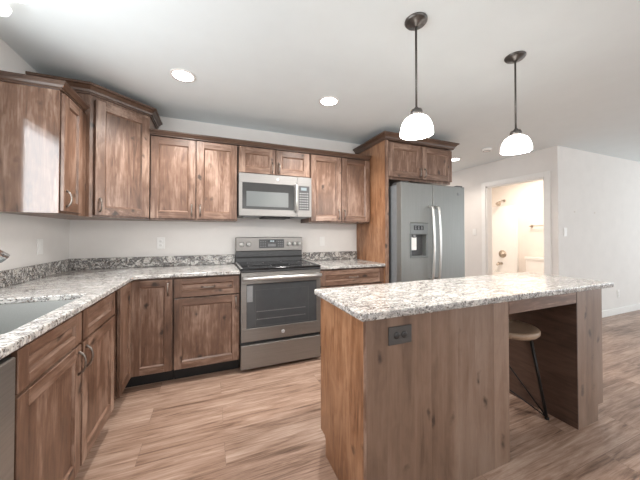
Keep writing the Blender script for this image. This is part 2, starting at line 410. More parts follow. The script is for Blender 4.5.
# its other leaf, on the sink run, faces +x
b = MB()
for a0, a1, z0, z1, mm, k in ((-.906, -.852, .12, .868, 'z', 0), (-.680, -.626, .12, .868, 'z', 0), (-.852, -.680, .808, .868, 'y', 0), (-.852, -.680, .12, .18, 'y', 0), (-.852, -.680, .18, .808, 'z', 1)):
    b.box(.605, .625 if not k else .615, a0, a1, z0, z1, W[mm], .0015 if not k else 0)
b.build('door', t)
# drawer base left of range
t = thing('drawer_base_cabinet', 'narrow alder base cabinet with one drawer over one door, immediately left of the range', 'cabinet', (.915, -.003, 0))
base_box(t, .530)
door(t, .006, .524, .714, .868, -.602, 'drawer', st=.055, handle=(.265, .79, 'h'))
door(t, .006, .524, .12, .702, -.602, handle=(.494, .635, 'v'))
# base right of range
t = thing('wide_base_cabinet', 'alder base cabinet with a wide drawer, between the range and the refrigerator panel', 'cabinet', (2.216, -.003, 0))
base_box(t, .770)
door(t, .006, .764, .714, .868, -.602, 'drawer', st=.055, handle=(.385, .79, 'h'))
door(t, .006, .382, .12, .702, -.602, handle=(.354, .635, 'v')); door(t, .388, .764, .12, .702, -.602, handle=(.416, .635, 'v'))
# sink base (faces +x: local x runs to +y)
t = thing('sink_base_cabinet', 'alder sink base cabinet with two doors under two false drawer fronts, left run', 'cabinet', (.003, -1.990, 0), RZ)
b = MB(); zt = .62
b.box(0, .974, -.588, -.002, .114, zt, W['z'], 0); b.box(0, .974, -.588, -.581, zt, .884, W['z'], 0); b.box(0, .018, -.581, -.002, zt, .884, W['z'], 0); b.box(.956, .974, -.581, -.002, zt, .884, W['z'], 0)
b.build('body', t, True)
MB().box(0, 1.068, -.525, -.002, 0, .1138, BLACKM, 0).build('toe_kick', t, True)
MB().box(.9745, 1.073, -.585, -.002, .1142, .884, BLACKM, 0).build('filler_strip', t, True)
for x0, x1, hx in ((.006, .474, .442), (.492, .962, .524)):
    door(t, x0, x1, .725, .868, -.602, 'false_front', st=.06)
    door(t, x0, x1, .12, .713, -.602, handle=(hx, .635, 'v'))
# dishwasher
t = thing('dishwasher', 'slate grey dishwasher front at the left edge, beside the sink cabinet', 'dishwasher', (.003, -2.598, 0), RZ)
MB().box(.003, .603, -.585, -.002, .10, .874, DGREY, 0).build('body', t, True)
MB().box(.006, .600, -.625, -.587, .115, .855, steel('dishwasher_steel', (.30, .29, .27), .35), .004).build('door', t, True)
MB().box(.006, .600, -.610, -.587, .858, .873, BLACK, .001).build('control_strip', t, True)
MB().box(.02, .58, -.50, -.1, 0, .0995, BLACKM, 0).build('toe_kick', t, True)

# uppers
def upper(name, label, x0, wd, z0, z1, doors, dep=.325, zd=None, toph=False, loc_y=-.003, st=.062, hz=None):
    t = thing(name, label, 'cabinet', (x0, loc_y, 0))
    MB().box(0.001, wd - .001, -dep + .013, 0, z0, z1, W['z'], 0).build('body', t, True)
    m = wd / 2
    door(t, .008, m - .005, zd[0], zd[1], -dep - .002, st=st, handle=(m - .036, hz, 'v'))
    door(t, m + .005, wd - .008, zd[0], zd[1], -dep - .002, st=st, handle=(m + .036, hz, 'v'))
    return t
upper('wall_cabinet', 'two-door alder wall cabinet between the corner cabinet and the microwave', .689, .757, 1.372, 2.134, 2, zd=(1.386, 2.122), hz=1.465)
upper('short_wall_cabinet', 'short two-door alder wall cabinet directly above the microwave', 1.449, .760, 1.850, 2.134, 2, zd=(1.864, 2.122), hz=1.932)
upper('wall_cabinet', 'two-door alder wall cabinet between the microwave and the tall refrigerator panel', 2.212, .774, 1.372, 2.134, 2, zd=(1.386, 2.122), hz=1.465)
PROF = [(0, 0), (.012, 0), (.012, .010), (.018, .012), (.026, .024), (.040, .036), (.040, .046), (0, .046)]
b = MB(); b.sweep([(.690, -.330), (2.9865, -.330)], PROF, 2.1345, [CROWN['x']])
b.box(.690, 2.9865, -.330, -.003, 2.1345, 2.150, CROWN['x'], 0)
tag(b.build('crown_moulding'), 'long dark crown moulding along the top of the three back-wall cabinets', 'moulding')
PROFT = [(0, 0), (.010, 0), (.010, .012), (.018, .014), (.022, .030), (.042, .052), (.054, .056), (.054, .072), (0, .072)]
# diagonal corner wall cabinet, taller
t = thing('diagonal_corner_cabinet', 'tall diagonal alder wall cabinet in the room corner, crown raised above its neighbours', 'cabinet')
D = .325; E_ = .686; ZT = 2.298
LX, LY, QX, QY = .345, -.615, .684, -.325
foot = [(.003, -.003), (.003, LY), (LX, LY), (QX, QY), (QX, -.003)]
b = MB(); b.prism(foot, 1.372, ZT, W['z']); b.build('body', t)
dl = math.hypot(QX - LX, QY - LY)                       # length of the diagonal face
tm = Matrix.Translation((LX, LY, 0)) @ Matrix.Rotation(math.atan2(QY - LY, QX - LX), 4, 'Z')
def to_diag(o):
    o.data.transform(tm)
    for c in o.children: c.data.transform(tm)
to_diag(door(t, .030, dl - .012, 1.386, 2.270, -.002, st=.065, handle=(.062, 1.465, 'v')))
b = MB(); b.sweep([(.003, LY), (LX, LY), (QX, QY), (QX, -.003)], PROFT, ZT + .0005, [CROWN['x'], CROWN['x'], CROWN['y']]); b.prism(foot, ZT + .0005, ZT + .03, CROWN['x'])
b.build('crown', t)
# left wall cabinet, faces +x
t = thing('end_wall_cabinet', 'alder wall cabinet on the left wall with a wide bare end panel facing the camera', 'cabinet', (.003, -1.005, 0), RZ)
LW = .386
b = MB(); b.box(.004, LW, -.322, 0, 1.372, 2.134, W['z'], 0); b.build('body', t, True)
MB().box(0, .0038, -.322, 0, 1.372, 2.134, wood('alder_glossy_end', 'z', **AL, rough=.10, knots=.5, spec=.85), 0).build('end_panel', t, True)
door(t, .010, .268, 1.386, 2.122, -.324, st=.06, handle=(.040, 1.465, 'v'))
b = MB(); b.sweep([(0, 0), (0, -.324), (LW - .060, -.324)][::1], PROF, 2.1345, [CROWN['y'], CROWN['x']])
b.box(.0, LW, -.324, 0, 2.1345, 2.150, CROWN['x'], 0); b.build('crown', t, True)
# refrigerator end panel + cabinet above
t = thing('tall_end_panel', 'floor-to-crown alder panel closing the left side of the refrigerator', 'panel', (3.008, -.003, 0))
PX0, PX1 = 2.990, 3.027
MB().box(PX0, PX1 - .018, -.635, -.003, 0, 2.286, END, 0).build('panel', t)
MB().box(PX0, PX1, -.655, -.6355, 0, 2.286, W['z']).build('front_stile', t)
t = upper('refrigerator_cabinet', 'deep two-door alder cabinet above the refrigerator, with raised crown', 3.029, .954, 1.860, 2.286, 2, dep=.625, zd=(1.885, 2.270), hz=1.958, st=.065)
b = MB(); b.sweep([(2.990, -.003), (2.990, -.655), (3.983, -.655), (3.983, -.003)], PROFT, 2.2865, [CROWN['y'], CROWN['x'], CROWN['y']])
b.box(2.990, 3.983, -.655, -.003, 2.2865, 2.31, CROWN['x'], 0); b.build('crown', t)

# ------------------------------------------------------------------ counters
CT0, CT1 = .8845, .9145
SX0, SX1, SY0, SY1 = .13, .574, -1.955, -1.285
outer = [(.003, -2.65), (.648, -2.65), (.648, -.668), (.668, -.648), (1.4465, -.648), (1.4465, -.003), (.003, -.003)]
b = MB(); b.prism(outer, CT0, CT1, GRAN, [rrect(SX0, SX1, SY0, SY1, .04)])
tag(b.build('countertop', bevel=.006), 'speckled cream granite L-shaped countertop around the sink and corner', 'countertop')
b = MB(); b.prism([(2.2135, -.648), (2.9885, -.648), (2.9885, -.003), (2.2135, -.003)], CT0, CT1, GRAN)
tag(b.build('countertop', bevel=.006), 'short speckled granite countertop between the range and the refrigerator panel', 'countertop')
tag(MB().box(.003, .023, -2.65, -.024, CT1 + .0003, 1.016, GRANB, .002).build('backsplash'), 'low dark-flecked granite backsplash along the left wall behind the sink', 'backsplash')
tag(MB().box(.003, 1.446, -.023, -.003, CT1 + .0003, 1.016, GRANB, .002).build('backsplash'), 'low granite backsplash along the back wall left of the range', 'backsplash')
tag(MB().box(2.214, 2.988, -.023, -.003, CT1 + .0003, 1.016, GRANB, .002).build('backsplash'), 'low granite backsplash along the back wall right of the range', 'backsplash')
# sink
t = thing('sink', 'stainless steel undermount sink basin set in the left granite counter', 'sink', ((SX0 + SX1) / 2, (SY0 + SY1) / 2, .66))
b = MB()
lo = rrect(SX0 + .012, SX1 - .012, SY0 + .012, SY1 - .012, .05); up_ = rrect(SX0 - .004, SX1 + .004, SY0 - .004, SY1 + .004, .042); lip = rrect(SX0 - .014, SX1 + .006, SY0 - .014, SY1 + .014, .06)
k = b.mi(SINKM)
rg = [[b.bm.verts.new((x, y, z)) for x, y in lp] for lp, z in ((lip, CT0 - .0008), (up_, CT0 - .001), (lo, .69), (rrect(SX0 + .05, SX1 - .05, SY0 + .05, SY1 - .05, .05), .68))]
for A, B in zip(rg, rg[1:]):
    for j in range(len(A)):
        f = b.bm.faces.new((A[j], A[(j + 1) % len(A)], B[(j + 1) % len(A)], B[j])); f.material_index = k
b.bm.faces.new(rg[-1])
o = b.build('basin', t); sd = o.modifiers.new('s', 'SOLIDIFY'); sd.thickness = .0015; sd.offset = 1
MB().lathe([(0, .004), (.03, .004), (.042, .001), (.042, 0), (0, 0)], ((SX0 + SX1) / 2, (SY0 + SY1) / 2, .6805), CHROME).build('drain', t)
# faucet
t = thing('faucet', 'chrome kitchen faucet behind the sink, spray head just in view at the left edge', 'faucet', (.085, -1.64, CT1))
MB().lathe([(0, 0), (.03, 0), (.03, .01), (.022, .02), (.02, .14), (.018, .16), (0, .165)], (.085, -1.64, CT1 + .0003), CHROME).build('base', t)
MB().tube([(.088, -1.632, 1.04), (.10, -1.62, 1.15), (.13, -1.59, 1.22), (.19, -1.53, 1.235), (.24, -1.487, 1.205)], .013, CHROME, 12).build('spout', t)
MB().tube([(.237, -1.4895, 1.207), (.265, -1.460, 1.17), (.300, -1.425, 1.125)], [.016, .023, .026], CHROME, 14).build('spray_head', t)
MB().tube([(.085, -1.66, 1.03), (.085, -1.70, 1.05), (.085, -1.75, 1.09)], [.008, .007, .006], CHROME, 8).build('lever', t)

# ------------------------------------------------------------------ range
RX0, RX1 = 1.4505, 2.2095; RXM = (RX0 + RX1) / 2
t = thing('range', 'slate electric range with black glass cooktop and a wide oven window', 'range', (RXM, -.33, 0))
b = MB(); b.box(RX0, RX1, -.62, -.004, .03, .902, DGREY, .002)
for x in (RX0 + .05, RX1 - .05):
    for y in (-.55, -.08): b.box(x - .02, x + .02, y - .02, y + .02, 0, .03, BLACKM, 0)
b.build('body', t)
b = MB(); b.box(RX0 - .002, RX1 + .002, -.668, -.075, .9165, .934, BLACK, .005); b.box(RX0, RX1, -.655, -.63, .898, .9165, DGREY, .002); top = b.build('cooktop', t)
BUR = plain('burner_ring_grey', (.10, .10, .105), .3, noise=.1)
for x, y, r in ((RXM - .19, -.50, .11), (RXM + .19, -.50, .085), (RXM - .19, -.22, .085), (RXM + .19, -.22, .10)):
    MB().lathe([(r, 0), (r + .004, 0), (r + .004, .0006), (r, .0006), (r, 0)], (x, y, .9341), BUR, 48).build('burner', top)
for x0, x1 in ((RX0 - .003, RX0 + .011), (RX1 - .011, RX1 + .003)): MB().box(x0, x1, -.669, -.078, .9345, .938, STEELL, 0).build('cooktop_trim', top)
b = MB(); b.box(RX0 + .002, RX1 - .002, -.075, -.006, .9165, 1.050, DGREY, .003); b.box(RX0 + .002, RX1 - .002, -.083, -.075, .975, .99, BLACKM, .001); b.build('backguard', t)
# control panel, leaning back a little
b = MB(); b.box(RX0, RX1, -.088, -.012, 1.0505, 1.205, STEEL, .006); cp = b.build('control_panel', t)
dsp = MB().box(1.70, 1.985, -.0905, -.0885, 1.083, 1.182, DGREY, .001).build('display_panel', cp)
MB().box(1.795, 1.895, -.0918, -.0908, 1.145, 1.175, BLACK, 0).build('clock_display', cp)
b = MB()
for i, (x0, x1) in enumerate(((1.825, 1.832), (1.838, 1.850), (1.856, 1.868))): b.box(x0, x1, -.0925, -.0919, 1.153, 1.168, LCD, 0)
b.build('clock_digits', cp)
b = MB()
for r in range(3):
    for c_ in range(3):
        b.box(1.713 + c_ * .025, 1.727 + c_ * .025, -.0915, -.0908, 1.10 + r * .025, 1.109 + r * .025, GREYP, 0)
        b.box(1.912 + c_ * .023, 1.926 + c_ * .023, -.0915, -.0908, 1.10 + r * .025, 1.109 + r * .025, GREYP, 0)
b.box(1.80, 1.89, -.0915, -.0908, 1.10, 1.13, GREYP, 0)
b.build('keypad', cp)
for x in (1.512, 1.583, 2.040, 2.105, 2.165):
    kb = MB().lathe([(.024, 0), (.024, .006), (.021, .010), (.019, .028), (.016, .031), (0, .031)], (x, -.0885, 1.128), STEELL, 24, 'y').build('knob', cp)
    MB().box(x - .0035, x + .0035, -.1235, -.1198, 1.128, 1.146, WHITEP, 0).build('knob_pointer', kb)
# oven door
b = MB(); y0, y1 = -.660, -.6205
gx0, gx1, gz0, gz1 = 1.497, 2.167, .392, .790
b.box(RX0, RX1, y0, y1, gz1, .895, STEEL, .003); b.box(RX0, RX1, y0, y1, .275, gz0, STEEL, .003); b.box(RX0, gx0, y0, y1, gz0, gz1, STEEL, .0); b.box(gx1, RX1, y0, y1, gz0, gz1, STEEL, 0)
od = b.build('oven_door', t)
MB().box(gx0, gx1, -.657, -.640, gz0, gz1, DGLASS, 0).build('oven_window', od)
OG = plain('oven_window_edge', (.10, .10, .10), .25, noise=.1)
b = MB(); ix0, ix1, iz0, iz1 = 1.575, 2.085, .405, .735
for a in ((ix0, ix1, iz0, iz0 + .004), (ix1 - .004, ix1, iz0, iz1), (ix0, ix1, iz1 - .003, iz1), (ix0, ix0 + .003, iz0, iz1)): b.box(a[0], a[1], -.6578, -.6572, a[2], a[3], OG, 0)
b.build('window_border', od)
RK = plain('oven_rack_chrome', (.30, .30, .30), .3, .5, noise=.1)
b = MB()
for z in (.535, .465):
    b.box(ix0 + .01, ix1 - .03, -.6578, -.6572, z, z + .003, RK, 0)
    for i in range(24): x = ix0 + .02 + i * .0195; b.box(x, x + .004, -.6578, -.6572, z + .003, z + .009, RK, 0)
b.build('oven_rack', od)
MB().box(gx0 + .004, gx0 + .055, -.6580, -.6572, .63, .775, plain('oven_sticker', (.23, .235, .24), .4, noise=.1), 0).build('sticker', od)
b = MB(); b.tube([(RX0 + .012, -.715, .846), (RX0 + .2, -.722, .847), (RX1 - .2, -.722, .847), (RX1 - .012, -.715, .846)], .0165, STEELL, 16)
for x in (RX0 + .035, RX1 - .035): b.box(x - .012, x + .012, -.713, -.6602, .835, .857, STEELL, .003)
b.build('handle', od)
bd = MB().lathe([(.016, 0), (.016, .002), (.0145, .003), (0, .003)], (1.832, -.6602, .332), plain('badge_silver', (.75, .75, .76), .3, .3, noise=.02), 28, 'y').build('badge', od)
b = MB(); BLU = plain('badge_ink', (.16, .18, .22), .4, noise=.05)
b.lathe([(.0115, 0), (.013, 0), (.013, .0004), (.0115, .0004), (.0115, 0)], (1.832, -.6634, .332), BLU, 28, 'y')
def ring_stroke(bb, cx, cz, pts, y=-.6636, r=.0011): bb.tube([(cx + x, y, cz + z) for x, z in pts], r, BLU, 6)
ring_stroke(b, 1.832, .332, [(-.0015, .004), (-.004, .006), (-.007, .003), (-.007, -.002), (-.004, -.005), (-.001, -.003), (-.001, .0), (-.004, -.0)])
ring_stroke(b, 1.832, .332, [(.007, .005), (.004, .006), (.002, .003), (.005, .001), (.002, -.002), (.004, -.005), (.007, -.004)])
b.build('monogram', bd)
b = MB(); nseg = 18                                     # storage drawer with a bowed top edge
b.box(RX0, RX1, y0, y1, .034, .245, STEEL, .003); pts = []
k = b.mi(STEEL)
b.build('storage_drawer', t)
# ------------------------------------------------------------------ microwave
MX0, MX1, MZ0, MZ1, MY = 1.4525, 2.2075, 1.410, 1.846, -.385
t = thing('microwave', 'stainless over-the-range microwave under the short wall cabinet', 'microwave', ((MX0 + MX1) / 2, -.2, MZ0))
MSTL = steel('microwave_steel', (.27, .26, .25), .45, 'x', .5)
MB().box(MX0, MX1, MY, -.005, MZ0 + .012, MZ1, DGREY, .002).build('body', t)
b = MB(); fy0, fy1 = MY - .022, MY - .0005; gx0, gx1, gz0, gz1 = 1.484, 2.012, 1.490, 1.752
dx1 = 2.045
b.box(MX0, dx1, fy0, fy1, gz1, MZ1, MSTL, .003); b.box(MX0, dx1, fy0, fy1, MZ0 + .012, gz0, MSTL, .003); b.box(MX0, gx0, fy0, fy1, gz0, gz1, MSTL, 0); b.box(gx1, dx1, fy0, fy1, gz0, gz1, MSTL, 0)
dr = b.build('door', t)
MB().box(gx0, gx1, fy0 + .002, fy1 - .002, gz0, gz1, plain('microwave_glass', (.04, .04, .04), .07, noise=.05, spec=.35), 0).build('window', dr)
MB().box(1.524, 1.950, fy0 + .0010, fy0 + .0018, 1.518, 1.668, plain('microwave_mesh', (.12, .13, .13), .35, .2, noise=.06, scale=300), 0).build('window_mesh', dr)
b = MB(); hx = 2.030; b.tube([(hx, fy0, 1.765), (hx, fy0 - .03, 1.745), (hx, fy0 - .036, 1.62), (hx, fy0 - .03, 1.495), (hx, fy0, 1.475)], .0115, STEELL, 12); b.build('handle', dr)
b = MB(); b.box(dx1 + .0015, MX1, fy0, fy1, MZ0 + .012, MZ1, MSTL, .003); cp = b.build('control_side', t)
MB().box(2.062, 2.182, fy0 - .0012, fy0 - .0002, 1.493, 1.752, DGREY, 0).build('keypad_panel', cp)
MB().box(2.088, 2.150, fy0 - .0024, fy0 - .0014, 1.705, 1.735, LCD, 0).build('display', cp)
b = MB()
for r in range(7):
    for c_ in range(4): b.box(2.074 + c_ * .0265, 2.089 + c_ * .0265, fy0 - .0022, fy0 - .0014, 1.510 + r * .0265, 1.519 + r * .0265, plain('key_print', (.42, .42, .42), .5, noise=.05) if r == c_ == 0 else bpy.data.materials['key_print'], 0)
b.build('keys', cp)
MB().lathe([(.013, 0), (.013, .002), (0, .002)], (1.836, fy0 - .0002, 1.800), bpy.data.materials['badge_silver'], 24, 'y').build('badge', t)
b = MB(); b.box(1.70, 1.98, MY + .02, -.10, MZ0 - .003, MZ0 + .0118, BLACKM, 0); b.box(1.50, 1.66, MY + .03, -.12, MZ0 + .002, MZ0 + .0118, GREYP, 0); b.box(2.02, 2.18, MY + .03, -.12, MZ0 + .002, MZ0 + .0118, GREYP, 0); b.build('vent_grille', t)
# ------------------------------------------------------------------ refrigerator
FX0, FX1, FS, FZ, FY = 3.064, 3.985, 3.497, 1.795, -.82
t = thing('refrigerator', 'slate side-by-side refrigerator with a water dispenser, right of the tall panel', 'refrigerator', ((FX0 + FX1) / 2, -.4, 0))
b = MB(); b.box(FX0 + .004, FX1 - .012, -.735, -.03, .03, FZ - .018, FSIDE, .003); b.box(FX0 + .02, FX1 - .02, -.70, -.06, 0, .03, BLACKM, 0); b.build('body', t)
dx0, dx1, dz0, dz1 = 3.182, 3.425, .985, 1.360
b = MB(); yb = -.742
pm_ = Matrix.Rotation(PI / 2, 4, 'X')                    # prism drawn in x,z then stood up
b.prism([(FX0, .09), (FS - .003, .09), (FS - .003, FZ), (FX0, FZ)], -yb, -FY, STEELV, [[(dx0, dz0), (dx1, dz0), (dx1, dz1), (dx0, dz1)]]); b.bm.transform(pm_)
ld = b.build('freezer_door', t, bevel=.008)
b = MB(); b.box(FS + .003, FX1, FY, yb, .09, FZ, STEELV, 0); rd = b.build('refrigerator_door', t, bevel=.008)
DISP = plain('dispenser_silver', (.17, .18, .178), .35, .4, noise=.03)
b = MB()
b.box(dx0, dx1, FY - .004, FY + .03, 1.235, dz1, DISP, .004); b.box(dx0, dx0 + .014, FY - .004, FY + .06, dz0, 1.235, DISP, 0); b.box(dx1 - .026, dx1, FY - .004, FY + .06, dz0, 1.235, DISP, 0)
b.box(dx0 + .014, dx1 - .026, FY - .006, FY + .06, dz0, dz0 + .018, DISP, 0); b.box(dx0 + .014, dx1 - .026, FY + .06, FY + .07, dz0 + .018, 1.235, DGREY, 0)
dp = b.build('dispenser', ld)
b = MB(); b.box(dx0 + .045, dx1 - .065, FY - .0055, FY - .0042, 1.285, 1.333, BLACK, 0); b.build('dispenser_display', dp)
b = MB()
for i in range(3):
    for j in range(2): b.box(dx0 + .057 + i * .042, dx0 + .080 + i * .042, FY - .0065, FY - .0056, 1.293 + j * .02, 1.301 + j * .02, GREYP, 0)
b.build('display_icons', dp)
b = MB(); b.box(dx0 + .03, dx0 + .105, FY + .02, FY + .032, 1.065, 1.205, WHITEP, .004); b.box(dx0 + .05, dx0 + .085, FY + .01, FY + .05, 1.20, 1.234, GREYP, .002); b.build('paddle', dp)
for x, d_ in ((3.452, ld), (3.540, rd)):
    pts = [(x, FY, 1.545), (x, FY - .045, 1.530)] + [(x, FY - .05 - .018 * math.sin(PI * i / 8), 1.50 - i * (1.50 - .79) / 8) for i in range(9)] + [(x, FY - .045, .760), (x, FY, .745)]
    MB().tube(pts, .0145, STEELL, 12).build('handle', d_)
b = MB(); b.box(FX0 + .02, FX0 + .12, -.80, -.66, FZ + .0005, FZ + .015, DGREY, .003); b.box(FX1 - .10, FX1 - .01, -.80, -.66, FZ + .0005, FZ + .015, DGREY, .003); b.box(FX0 + .004, FX1 - .004, -.735, -.66, FZ - .0175, FZ - .0005, DGREY, 0); b.build('hinge_cover', t)
b = MB(); b.lathe([(.0165, 0), (.0165, .002), (0, .002)], (3.885, FY - .0002, 1.705), GREYP, 24, 'y'); bd = b.build('badge', rd)
b = MB(); b.lathe([(.0135, .0021), (.0155, .0021), (.0155, .0026), (.0135, .0026), (.0135, .0021)], (3.885, FY - .0002, 1.705), BLU, 28, 'y'); b.build('badge_ring', bd)
# ------------------------------------------------------------------ island
IX0, IXD, IXR, IX1, IY0, IY1 = 1.802, 2.724, 3.367, 3.675, -1.673, -2.158
t = thing('kitchen_island', 'knotty alder kitchen island base with a knee opening at its right', 'kitchen island', ((IX0 + IX1) / 2, (IY0 + IY1) / 2, 0))
ZI = .880
b = MB(); b.box(IX0 + .02, IXD - .004, IY1 + .02, IY0, .1, ZI, W['z'], 0); b.build('pedestal', t)
MB().box(IX0 + .02, IXD - .004, IY1 + .02, IY0 - .075, 0, .0998, BLACKM, 0).build('toe_kick', t)
# left end panel, notched for the toe kick: outline in y,z
def yz_prism(poly, x0, x1, m):
    b = MB(); k = b.mi(m)
    A = [b.bm.verts.new((x0, y, z)) for y, z in poly]; B = [b.bm.verts.new((x1, y, z)) for y, z in poly]
    n = len(poly)
    for f in [b.bm.faces.new(A), b.bm.faces.new(B[::-1])] + [b.bm.faces.new((A[i], A[(i + 1) % n], B[(i + 1) % n], B[i])) for i in range(n)]: f.material_index = k
    return b
yz_prism([(IY1 + .006, 0), (IY0 - .072, 0), (IY0 - .072, .088), (IY0 - .055, .104), (IY0 + .0, .104), (IY0 + .0, ZI), (IY1 + .006, ZI)], IX0, IX0 + .0195, END).build('end_panel', t)
# front panel: veneer flitches of different tone, flush
b = MB(); xs = [IX0 + .012]; wds = [.105, .15, .10, .17, .12, .14, .11]
for wv in wds: xs.append(min(IXD - .03, xs[-1] + wv))
xs[-1] = IXD - .006
for x0, x1 in zip(xs, xs[1:]):
    if x1 - x0 > .01: b.box(x0, x1, IY1, IY1 + .0195, 0, ZI, PAN, 0)
b.build('front_panel', t)
MB().box(IX0 - .001, IX0 + .0115, IY1 - .001, IY1 + .0055, 0, ZI, W['z'], .001).build('corner_trim', t)
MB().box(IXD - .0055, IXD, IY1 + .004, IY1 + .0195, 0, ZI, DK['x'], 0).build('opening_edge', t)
MB().box(IXD, IXR, IY1 + .001, IY1 + .02, .800, ZI, W['x'], .001).build('apron', t)
MB().box(IXD - .0035, IXR, IY0 - .02, IY0 - .001, .800, ZI, W['x'], .001).build('apron', t)
# right pedestal (shallow cabinet facing +x)
b = MB(); b.box(IXR + .008, IX1 - .022, IY1 + .02, IY0, .1, ZI, W['z'], 0); b.build('pedestal', t)
MB().box(IXR + .008, IX1 - .076, IY1 + .02, IY0, 0, .0998, BLACKM, 0).build('toe_kick', t)
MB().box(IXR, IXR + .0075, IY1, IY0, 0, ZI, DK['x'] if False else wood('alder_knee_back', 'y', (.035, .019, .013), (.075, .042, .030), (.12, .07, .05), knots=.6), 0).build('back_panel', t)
def xz_prism(poly, y0, y1, m):
    b = MB(); k = b.mi(m)
    A = [b.bm.verts.new((x, y0, z)) for x, z in poly]; B = [b.bm.verts.new((x, y1, z)) for x, z in poly]
    n = len(poly)
    for f in [b.bm.faces.new(A), b.bm.faces.new(B[::-1])] + [b.bm.faces.new((A[i], A[(i + 1) % n], B[(i + 1) % n], B[i])) for i in range(n)]: f.material_index = k
    return b
xz_prism([(IXR + .0078, 0), (IX1 - .076, 0), (IX1 - .076, .104), (IX1 - .012, .104), (IX1 - .012, ZI), (IXR + .0078, ZI)], IY1, IY1 + .0195, PAN).build('side_panel', t)
# fronts on the range side and on the right end
tb = Matrix.Translation((IXD - .004, IY0 + .0, 0)) @ Matrix.Rotation(PI, 4, 'Z')
def place(o, M):
    Mi = WM[t.name].inverted() @ M
    o.data.transform(Mi)
    for c in o.children: c.data.transform(Mi)
for x0, x1, hx in ((.006, .452, .42), (.458, .895, .49)):
    place(door(t, x0, x1, .714, .868, -.001, 'drawer', handle=((x0 + x1) / 2, .79, 'h'), st=.055), tb)
    place(door(t, x0, x1, .12, .702, -.001, handle=(hx, .635, 'v')), tb)
tr = Matrix.Translation((IX1 - .0215, IY1 + .02, 0)) @ Matrix.Rotation(PI / 2, 4, 'Z')
place(door(t, .0, .44, .112, .868, -.001, handle=(.40, .79, 'v')), tr)
b = MB(); b.prism([(IX0 - .030, IY1 - .030), (IX1 + .075, IY1 - .030), (IX1 + .075, IY0 + .035), (IX0 - .030, IY0 + .035)], ZI + .0005, .9125, GRAN)
tag(b.build('island_countertop', bevel=.008), 'long speckled cream granite slab on top of the island', 'countertop')
# outlet on the island front
def outlet(label, cx, cz, plane, axis, horiz=False, mats=(WHITEP, WHITEP), kind='outlet', wd=.07, ht=.115):
    """wall plate; axis: outward direction"""
    b = MB(); pw, ph = (ht, wd) if horiz else (wd, ht)
    Rm = {'-y': Matrix.Identity(4), '+x': Matrix.Rotation(PI / 2, 4, 'Z'), '-x': Matrix.Rotation(-PI / 2, 4, 'Z')}[axis]
    loc = {'-y': (cx, plane - .0005, cz - ph / 2), '+x': (plane + .0005, cx, cz - ph / 2), '-x': (plane - .0005, cx, cz - ph / 2)}[axis]
    t = thing('electrical_outlet' if kind == 'outlet' else 'light_switch', label, 'outlet' if kind == 'outlet' else 'light switch', loc, {'-y': 0, '+x': PI / 2, '-x': -PI / 2}[axis])
    b.box(-pw / 2, pw / 2, -.006, 0, 0, ph, mats[0], .002); b.build('wall_plate', t, True)
    if kind == 'outlet':
        for s in (-1, 1):
            b = MB(); ox, oz = (s * .02, 0) if horiz else (0, s * .02)
            b.lathe([(.0155, 0), (.0155, .002), (.014, .003), (0, .003)], (ox, -.0062, ph / 2 + oz), mats[1], 20, 'y'); r = b.build('receptacle', t, True)
            b = MB()
            for q_ in (-1, 1):
                if horiz: b.box(ox - .004, ox + .004, -.0096, -.0093, ph / 2 + q_ * .006 - .001, ph / 2 + q_ * .006 + .001, BLACKM, 0)
                else: b.box(q_ * .006 - .001, q_ * .006 + .001, -.0096, -.0093, ph / 2 + oz - .004, ph / 2 + oz + .004, BLACKM, 0)
            b.build('slots', r, True)
    else:
        MB().box(-.016, .016, -.0095, -.0063, ph / 2 - .033, ph / 2 + .033, mats[1], .001).build('rocker', t, True)
    return t
OUTP = plain('bronze_outlet_plate', (.085, .08, .077), .4, .3, noise=.1); OUTR = plain('outlet_face_bronze', (.028, .026, .025), .35, noise=.1)
outlet('dark bronze outlet plate set sideways in the island front', 1.987, .791, IY1, '-y', True, (OUTP, OUTR), wd=.08, ht=.126)
outlet('white switch plate on the left wall above the sink-side backsplash', -.468, 1.146, 0, '+x', kind='switch')
outlet('white outlet on the back wall under the two-door cabinet left of the microwave', .731, 1.150, 0, '-y')
outlet('white switch plate on the back wall just right of the range', 2.497, 1.150, 0, '-y', kind='switch')
outlet('white switch plate beside the bathroom doorway, near the refrigerator', .295, 1.275, HX, '-x', kind='switch')
outlet('white switch plate on the right wall near its outside corner', 5.70, 1.268, -.96, '-y', kind='switch')
outlet('white outlet low on the right wall above the baseboard', 7.074, .315, -.96, '-y')
for x, lb in ((5.92, 'small screw left in the right wall, the one nearer the corner'), (6.428, 'small screw left in the right wall, the one farther from the corner')):
    tag(MB().lathe([(0, .012), (.006, .011), (.006, .009), (.003, .008), (.003, 0), (0, 0)], (x, -.9602, 1.55), NICKEL, 12, 'y').build('wall_screw'), lb, 'screw')
# ------------------------------------------------------------------ stool
SXC, SYC, SZ = 3.082, -1.915, .612
t = thing('bar_stool', 'round wooden stool on thin black wire legs tucked in the island knee space', 'stool', (SXC, SYC, 0))
b = MB(); b.lathe([(0, -.040), (.12, -.040), (.158, -.034), (.171, -.018), (.172, 0), (.166, .008), (.12, .002), (0, -.002)], (SXC, SYC, SZ), SEATW, 40); b.build('seat', t)
ang = [math.radians(k) for k in (-27, 93, 204)]
def leg_pt(k, z, ro=.24, ri=.135): f = 1 - z / (SZ - .036); r = ri + (ro - ri) * f; return (SXC + r * math.cos(ang[k]), SYC + r * math.sin(ang[k]), z)
legs = []
for k in range(3):
    lg = MB().tube([leg_pt(k, SZ - .036), leg_pt(k, .008)], .010, RUBBER, 8).build('leg', t); legs.append(lg)
    p = leg_pt(k, 0); MB().lathe([(0, 0), (.013, 0), (.013, .012), (.009, .016), (0, .016)], (p[0], p[1], 0), RUBBER, 12).build('foot', lg)
